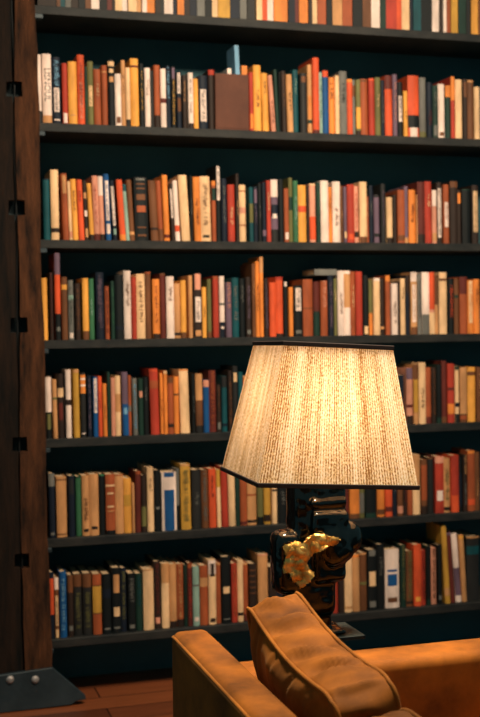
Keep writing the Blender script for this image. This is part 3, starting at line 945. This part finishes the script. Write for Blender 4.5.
# brown box with three slim things standing in it
bx0, bx1, bzt, bzb = BOXINFO
bzb += .0005
bo = empty('storage_box', ((bx0+bx1)/2, .09, bzb)); tag(bo, 'plain brown box standing among the books on the second shelf', 'box')
w_ = .004; y0 = YS-.012; y1 = .20
bm = bmesh.new()
for q in ((bx0, bx1, y0, y0+w_, bzb, bzt), (bx0, bx1, y1-w_, y1, bzb, bzt), (bx0, bx0+w_, y0+w_, y1-w_, bzb, bzt), (bx1-w_, bx1, y0+w_, y1-w_, bzb, bzt), (bx0+w_, bx1-w_, y0+w_, y1-w_, bzb, bzb+w_)):
    box_bm(bm, *q)
from_bm('box_body', bm, m_box, bo)
bm = bmesh.new(); box_bm(bm, bx0+.004, bx1-.004, y0-.0012, y0-.0002, bzb+.006, bzt-.006, 0); from_bm('front_panel', bm, m_box, bo)
def slab(name, pxl, pxr, pyt, lean, yy, dep, m, label, cat, group=None):
    A = atY(pxl, pyt, yy); B = atY(pxr, pyt, yy); z0 = bzb+w_+.0005; sl = -lean/(A.z-z0)
    rt = empty(name, ((A.x+B.x)/2, yy+dep/2, z0)); V = []
    for z in (z0, A.z):
        for x, y in ((A.x, yy), (B.x, yy), (B.x, yy+dep), (A.x, yy+dep)): V.append((x-sl*(A.z-z), y, z))
    FF = [(3, 2, 1, 0), (4, 5, 6, 7), (0, 1, 5, 4), (1, 2, 6, 5), (2, 3, 7, 6), (3, 0, 4, 7)]
    mesh('cover', V, FF, m, rt)
    V2 = []
    for z in (z0+.003, A.z+.0006):
        for x, y in ((A.x+.0015, yy+.002), (B.x-.0015, yy+.002), (B.x-.0015, yy+dep-.001), (A.x+.0015, yy+dep-.001)): V2.append((x-sl*(A.z-z), y, z))
    mesh('page_block', V2, FF, m_pages, rt)
    tag(rt, label, cat, group)
slab('booklet', 234.2, 238.4, 45.2, .012, .05, .10, cmat('lb'), 'slim light blue booklet sticking up tall out of the brown box', 'booklet')
slab('booklet', 227.3, 231.2, 68.2, 0, .04, .10, cmat('wh'), 'short white booklet just showing above the brown box', 'booklet')
slab('booklet', 241.6, 247.0, 65.6, 0, .04, .10, cmat('og'), 'orange booklet poking up at the right corner of the brown box', 'booklet')

# a book lying flat on top of the upright ones, fourth shelf
P0 = atY(315, 272, .05); P1 = atY(334, 272, .05)
zr = max(d['h'] + SZ[3] for r, d in BOOKS if d['shelf'] == 'fourth' and P0.x-.03 < r.location.x < P1.x+.002)+.0015
fr = empty('flat_book', ((P0.x+P1.x)/2, .10, zr)); tag(fr, 'greyish book lying flat across upright books on the fourth shelf', 'book')
P0x = P0.x-.01; P1x = P1.x+.002
bm = bmesh.new(); box_bm(bm, P0x, P1x, .03, .17, zr, zr+.002); box_bm(bm, P0x, P1x, .03, .17, zr+.020, zr+.022); box_bm(bm, P0x, P1x, .03, .033, zr+.002, zr+.020)
from_bm('cover', bm, cmat('gy'), fr)
box('page_block', P0x+.003, P1x-.0021, .034, .166, zr+.0021, zr+.0199, m_pages, fr)

# ------------------------------------------------------------------ sofa
RR = .545; 
so = empty('sofa', (1.0, -2.5, 0)); tag(so, 'mustard velvet sofa seen from behind its back, in the foreground', 'sofa')
def soft_box(name, x0, x1, y0, y1, z0, z1, rad, m, parent, amp=.002, seed=0, seg=4, cuts=0):
    bm = bmesh.new(); box_bm(bm, x0, x1, y0, y1, z0, z1, rad, seg)
    o = from_bm(name, bm, m, parent, True)
    return o
ZB, ZA = H-.634, H-.698
soft_box('backrest', .551, .632, -3.40, -1.665, .12, ZB, .020, m_velvet, so, seg=5)
soft_box('arm', .634, 1.46, -1.815, -1.700, .12, ZA, .022, m_velvet, so, seg=5)
soft_box('arm', .634, 1.46, -3.40, -3.285, .12, ZA, .022, m_velvet, so, seg=5)
soft_box('seat_base', .634, 1.44, -3.284, -1.816, .12, .30, .015, m_velvet, so, seg=3)
for k in range(2):
    ya = -3.282+k*.733
    soft_box('seat_cushion', .636, 1.46, ya, ya+.731, .302, .44, .03, m_velvet, so, seg=5)
for x, y in ((.60, -1.74), (1.40, -1.74), (.60, -3.33), (1.40, -3.33)):
    lathe('leg', [(.014, 0), (.016, .01), (.022, .119)], x, y, m_timber2, so, 12)
# piping along the outer top edge of the back and its far end
e = .006
pp = [(.547, -3.39, ZB-.012), (.547, -1.69, ZB-.012), (.549, -1.674, ZB-.014), (.560, -1.667, ZB-.012)]
tube('piping', [(.5535, -3.38, ZB-.010), (.5535, -2.6, ZB-.010), (.5535, -1.90, ZB-.010), (.5535, -1.70, ZB-.0105), (.555, -1.675, ZB-.013), (.562, -1.667, ZB-.014), (.62, -1.667, ZB-.014)], .0035, m_piping, so)

def cushion(name, label, yn, yf, zt_n, zt_f, z0, xc_n, xc_f, thick, seed, sag=.012, lean=.05):
    """box cushion: two big faces (facing -x and +x), a gathered band between and piping on both edges"""
    NV, NW, NU = 72, 44, 12
    rt = empty(name, ((xc_n+xc_f)/2, (yn+yf)/2, z0)); tag(rt, label, 'cushion', 'velvet back cushions')
    def top(v):     # v 0 near .. 1 far
        return zt_n+(zt_f-zt_n)*v - sag*math.sin(math.pi*min(1, max(0, v)))
    def pos(u, v, w):
        # u across thickness -1..1, v 0..1 along, w 0..1 up
        xc = xc_n+(xc_f-xc_n)*v
        zt = top(v); z = z0+(zt-z0)*w
        rnd = 1-.16*max(0, abs(2*v-1)-.82)/.18 * 0
        # rounded corners of the outline
        cx_, cz_ = 2*v-1, 2*w-1
        R_ = .24 if v < .5 else .19
        y = yn+(yf-yn)*v
        ay, az = abs(cx_), abs(cz_)
        if ay > 1-R_ and az > 1-R_:
            dy, dz = (ay-(1-R_))/R_, (az-(1-R_))/R_
            m_ = max(dy, dz); ln_ = math.hypot(dy, dz)
            if ln_ > 0:
                s_ = m_/ln_; dy *= s_; dz *= s_
            ny = (1-R_+dy*R_)*math.copysign(1, cx_); nz_ = (1-R_+dz*R_)*math.copysign(1, cz_)
            y = yn+(yf-yn)*(ny+1)/2; z = z0+(zt-z0)*(nz_+1)/2
        edge = (1-abs(cx_)**3.5)*(1-abs(cz_)**3.5)
        hx = thick/2
        z -= (1-u)*.5*.022*w
        x = xc + .004 + u*hx + u*abs(u)**3*.030*edge - lean*(w)*1.0
        return Vector((x, y, z))
    def wr(p, u, side_n, k):
        q = Vector((p.x*9, p.y*9, p.z*9+seed))
        d = noise.noise(q)*.004
        return d
    # one grid per surface, stitched by merging
    bm = bmesh.new()
    def grid(fn, na, nb_):
        g = [[bm.verts.new(fn(i/na, j/nb_)) for j in range(nb_+1)] for i in range(na+1)]
        for i in range(na):
            for j in range(nb_):
                bm.faces.new((g[i][j], g[i+1][j], g[i+1][j+1], g[i][j+1]))
    def face_w(u):
        def fn(a, b_):
            p = pos(u, a, b_)
            e_ = min(b_, 1-b_, a, 1-a)
            # gathers fanning in from the seams
            pleat = math.sin(a*64+4*noise.noise(Vector((a*6, b_*3, seed)))*2.2+b_*6) * math.exp(-(1-b_)*4.5) * min(1, (1-b_)*22)
            pleat += math.sin(b_*40+3*noise.noise(Vector((a*5, b_*5, seed+3)))) * math.exp(-(1-a)*9) * min(1, (1-a)*22)*.7
            p.x += u*(pleat*.0032*(.6+1.2*noise.noise(Vector((a*11, seed, 2)))) + noise.noise(Vector((a*5+seed, b_*4, u)))*.010*min(1, e_*10))
            return p
        return fn
    grid(face_w(-1), NV, NW); grid(face_w(1), NV, NW)
    def gus_top(a, b_):
        u = b_*2-1; p = pos(u, a, 1)
        env = (1-u*u)*min(1, a*14, (1-a)*14)
        ph = a*44+2.6*u+3*noise.noise(Vector((a*7, u*.8, seed+9)))
        p.z += env*(.008 + .013*math.sin(ph)*(.55+.8*noise.noise(Vector((a*9, 0, seed+5)))))
        return p
    grid(gus_top, NV, NU)
    grid(lambda a, b_: pos(b_*2-1, a, 0), NV, NU)
    def gus_end(v):
        def fn(a, b_):
            u = b_*2-1; p = pos(u, v, a); env = (1-u*u)*min(1, a*12, (1-a)*12)
            s_ = 1 if v > .5 else -1
            p.y += s_*env*(.006+.004*math.sin(a*30+2*u+3*noise.noise(Vector((a*5, u, seed)))))
            return p
        return fn
    grid(gus_end(0), NW, NU); grid(gus_end(1), NW, NU)
    bmesh.ops.remove_doubles(bm, verts=bm.verts, dist=.0004)
    o = from_bm('cushion_body', bm, m_velvet, rt, True)
    for u in (-1, 1):
        loop = [(t/40, 1) for t in range(41)] + [(1, 1-t/30) for t in range(1, 31)] + [(1-t/40, 0) for t in range(1, 41)] + [(0, t/30) for t in range(1, 30)]
        pts = [pos(u, a, b_)+Vector((u*.0008, 0, 0)) for a, b_ in loop]
        tube('piping', pts, .0038, m_piping, rt, 8, True)
    return rt
cushion('back_cushion', 'large wrinkled mustard velvet cushion standing highest against the sofa back', -2.30, -1.845, H-.572, H-.522, .442, .766, .761, .098, 1.0, .024, .055)
cushion('back_cushion', 'mustard velvet cushion nearest the camera, only its top corner in view', -2.92, -2.335, H-.600, H-.598, .442, .757, .757, .098, 8.0, .0, .055)

# ------------------------------------------------------------------ lamp and its stand
LX, LY = .905, -1.558
st = empty('side_table', (LX, LY, 0)); tag(st, 'small dark pedestal table carrying the lamp behind the sofa arm', 'side table')
PT = H-.697
box('table_top', LX-.100, LX+.100, -1.618, -1.497, PT-.008, PT, m_plate, st, .001, 1)
lathe('pedestal', [(.011, .012), (.011, PT-.0085)], LX, LY, m_steel, st, 16)
box('foot', LX-.10, LX+.10, -1.66, -1.45, 0, .012, m_steel, st, .002, 1)

lp = empty('table_lamp', (LX, LY, PT)); tag(lp, 'lit table lamp with a pleated cream shade and sculpted black body', 'lamp')
bm = bmesh.new()
def blk(x0, x1, y0, y1, z0, z1, bev, rz=0, ry=0):
    b2 = bmesh.new(); box_bm(b2, x0, x1, y0, y1, z0, z1, bev, 3)
    c_ = Vector(((x0+x1)/2, (y0+y1)/2, (z0+z1)/2))
    M_ = Matrix.Translation(c_) @ Matrix.Rotation(rz, 4, 'Z') @ Matrix.Rotation(ry, 4, 'Y') @ Matrix.Translation(-c_)
    b2.transform(M_); me_ = bpy.data.meshes.new('t'); b2.to_mesh(me_); b2.free(); bm.from_mesh(me_); bpy.data.meshes.remove(me_)
blk(.880, .968, LY-.050, LY+.030, H-.412, H-.392, .006, .12)
blk(.882, .972, LY-.056, LY+.030, H-.470, H-.420, .010, .10, .03)
blk(.853, .902, LY-.035, LY+.035, H-.56, H-.335, .008)           # left glass column
blk(.886, .970, LY-.045, LY+.030, H-.58, H-.335, .014, .12)      # right column
blk(.808, .868, LY-.045, LY+.030, H-.602, H-.462, .020, -.05)    # left block
blk(.930, 1.012, LY-.050, LY+.020, H-.522, H-.447, .028, 0, .12) # right lobe
blk(.900, .985, LY-.060, LY+.010, H-.545, H-.445, .028, .2, -.25)
blk(.838, .948, LY-.040, LY+.035, H-.655, H-.50, .016, .06)      # lower body
blk(.862, .940, LY-.030, LY+.030, PT+.0005, H-.63, .010)
blk(.836, .968, LY-.045, LY+.045, PT+.0005, PT+.012, .004)
me = bpy.data.meshes.new('lamp_body'); bm.to_mesh(me); bm.free()
lb = link('lamp_body', me, m_black, lp, True)
rm = lb.modifiers.new('fuse', 'REMESH'); rm.mode = 'VOXEL'; rm.voxel_size = .0035; rm.use_smooth_shade = True
sm = lb.modifiers.new('soft', 'SMOOTH'); sm.iterations = 5; sm.factor = .6
tx = bpy.data.textures.new('lumps', 'CLOUDS'); tx.noise_scale = .045
dp = lb.modifiers.new('hand_made', 'DISPLACE'); dp.texture = tx; dp.strength = .004; dp.mid_level = .5; dp.texture_coords = 'LOCAL'
# gilded crumpled leaf
poly = [(285, 547), (293, 543), (303, 544), (307, 537), (318, 534), (329, 536), (342, 540), (332, 546), (321, 552), (313, 555), (307, 560), (306, 565), (314, 574), (309, 582), (302, 588), (295, 583), (290, 574), (284, 574), (284, 566), (287, 560)]
YG = LY-.070
P2 = [atY(x, y, YG) for x, y in poly]
def inside(x, z):
    c_ = False; n = len(P2); j = n-1
    for i in range(n):
        xi, zi, xj, zj = P2[i].x, P2[i].z, P2[j].x, P2[j].z
        if (zi > z) != (zj > z) and x < (xj-xi)*(z-zi)/(zj-zi)+xi: c_ = not c_
        j = i
    return c_
xa, xb = min(p.x for p in P2), max(p.x for p in P2); za, zc = min(p.z for p in P2), max(p.z for p in P2)
stp = .0022; nx, nz_ = int((xb-xa)/stp)+2, int((zc-za)/stp)+2
bm = bmesh.new(); g = {}
def gv(i, j):
    if (i, j) not in g:
        x, z = xa+i*stp, za+j*stp
        q = Vector((x*30, z*30, 2.0))
        rid = abs(noise.noise(q*1.1))*.022+abs(noise.noise(q*2.6))*.006
        g[i, j] = bm.verts.new((x+noise.noise(q*3)*.0012, YG+.012-rid+.10*(x-.905)**2*0, z+noise.noise(q*3+Vector((5, 5, 5)))*.0012))
    return g[i, j]
for i in range(nx):
    for j in range(nz_):
        if inside(xa+(i+.5)*stp, za+(j+.5)*stp):
            bm.faces.new((gv(i, j), gv(i+1, j), gv(i+1, j+1), gv(i, j+1)))
gl = from_bm('gilded_leaf', bm, m_gold, lp, False)
sd = gl.modifiers.new('thick', 'SOLIDIFY'); sd.thickness = .006; sd.offset = 1
# fittings inside the shade
lathe('neck', [(.012, H-.337), (.014, H-.330), (.008, H-.325), (.008, H-.29)], LX+.022, LY+.02, m_brass, lp, 16)
lathe('socket', [(.015, H-.29), (.017, H-.285), (.017, H-.245), (.013, H-.240)], LX+.022, LY+.02, m_brass, lp, 16)
lathe('bulb', [(.010, H-.2395), (.014, H-.23), (.026, H-.205), (.030, H-.185), (.027, H-.165), (.016, H-.152), (.004, H-.149)], LX+.022, LY+.02, m_bulb, lp, 16)

w1, d1, w2, d2, hh, yaw, tx_, ty_, cx, cz = .2469, .2578, .3551, .3479, .2982, -.0572, -.0155, .0596, .9348, H-.207
Msh = Matrix.Translation((cx, -1.52, cz)) @ Matrix.Rotation(tx_, 4, 'X') @ Matrix.Rotation(ty_, 4, 'Y') @ Matrix.Rotation(yaw, 4, 'Z')
NXs, NZs = 60, 30
V = []; Fc = []; UV = []
def shade_pt(side, t, s_):
    w = w2+(w1-w2)*s_; d = d2+(d1-d2)*s_; z = -hh/2+hh*s_
    c_ = [(-w/2, -d/2), (w/2, -d/2), (w/2, d/2), (-w/2, d/2)]
    a, b_ = c_[side], c_[(side+1) % 4]
    return Msh @ Vector((a[0]+(b_[0]-a[0])*t, a[1]+(b_[1]-a[1])*t, z))
for side in range(4):
    k = len(V)
    for i in range(NXs+1):
        for j in range(NZs+1):
            V.append(shade_pt(side, i/NXs, j/NZs)); UV.append((side*.37+.36*i/NXs, .3*j/NZs))
    for i in range(NXs):
        for j in range(NZs):
            a = k+i*(NZs+1)+j; Fc.append((a, a+NZs+1, a+NZs+2, a+1))
me = bpy.data.meshes.new('lamp_shade'); me.from_pydata([tuple(v) for v in V], [], Fc); me.update()
ul = me.uv_layers.new(name='weave')
for p in me.polygons:
    for li in p.loop_indices: ul.data[li].uv = UV[me.loops[li].vertex_index]
link('lamp_shade', me, m_shade, lp)
for s_, r_, nm in ((0, .006, 'lower_trim'), (1, .006, 'upper_trim')):
    bm = bmesh.new()
    zc_ = -hh/2+hh*s_; w = (w2 if s_ == 0 else w1); d = (d2 if s_ == 0 else d1)
    for (x0, x1, y0, y1) in ((-w/2-.003, w/2+.003, -d/2-.003, -d/2+.002), (-w/2-.003, w/2+.003, d/2-.002, d/2+.003), (-w/2-.003, -w/2+.002, -d/2+.002, d/2-.002), (w/2-.002, w/2+.003, -d/2+.002, d/2-.002)):
        box_bm(bm, x0, x1, y0, y1, zc_-.005, zc_+.005, .0015, 2)
    bm.transform(Msh); from_bm(nm, bm, m_trim, lp)
# cross wires holding the shade on the stem
bm = bmesh.new()
tp0 = Msh @ Vector((0, 0, hh/2-.02))
for k in range(4):
    w, d = w1*.5-.001, d1*.5-.001
    q = Msh @ Vector(((-w, w, w, -w)[k], (-d, -d, d, d)[k], hh/2-.002))
    tube('frame_wire', [tp0, q], .0012, m_brass, lp, 6)
tube('harp', [(LX+.022, LY+.02, H-.262), (LX-.045, LY+.01, H-.25), (LX-.055, LY+.01, H-.19), (LX-.03, LY+.012, H-.10), tp0], .0015, m_brass, lp, 6)
tube('harp', [(LX+.022, LY+.02, H-.262), (LX+.065, LY+.01, H-.25), (LX+.078, LY+.01, H-.19), (LX+.06, LY+.012, H-.10), tp0], .0015, m_brass, lp, 6)

# ------------------------------------------------------------------ light
def area(name, loc, target, size, sy, power, col):
    l = bpy.data.lights.new(name, 'AREA'); l.shape = 'RECTANGLE'; l.size = size; l.size_y = sy; l.energy = power; l.color = col
    o = bpy.data.objects.new(name, l); C.objects.link(o); o.location = loc
    d = Vector(target)-Vector(loc); o.rotation_euler = d.to_track_quat('-Z', 'Y').to_euler(); return o
tl_ = area('shelf_wash_light', (1.45, -2.15, 3.3), (1.3, 0, 1.45), 2.0, .25, 35, (1, .81, .58)); tl_.data.spread = math.radians(80)
ov = area('ceiling_light', (1.12, -1.66, 3.2), (1.05, -1.80, 0), .35, .35, 28, (1, .85, .62)); ov.data.spread = math.radians(70)

w = bpy.data.worlds.new('room_air'); bpy.context.scene.world = w; w.use_nodes = True
w.node_tree.nodes['Background'].inputs['Color'].default_value = (.22, .5, .52, 1)
w.node_tree.nodes['Background'].inputs['Strength'].default_value = .30

# ------------------------------------------------------------------ camera
cd = bpy.data.cameras.new('camera'); co = bpy.data.objects.new('camera', cd); C.objects.link(co)
R3 = Matrix((AX[0], AX[1], -AX[2])).transposed()
co.matrix_world = Matrix.Translation(CAM) @ R3.to_4x4()
cd.sensor_fit = 'HORIZONTAL'; cd.sensor_width = 24; cd.lens = F/480*24
cd.dof.use_dof = True; cd.dof.focus_distance = 2.50; cd.dof.aperture_fstop = 5.0
cd.clip_start = .02
S = bpy.context.scene; S.camera = co
S.view_settings.view_transform = 'Standard'; S.view_settings.look = 'None'; S.view_settings.exposure = 0; S.view_settings.gamma = 1
S.view_settings.use_curve_mapping = False
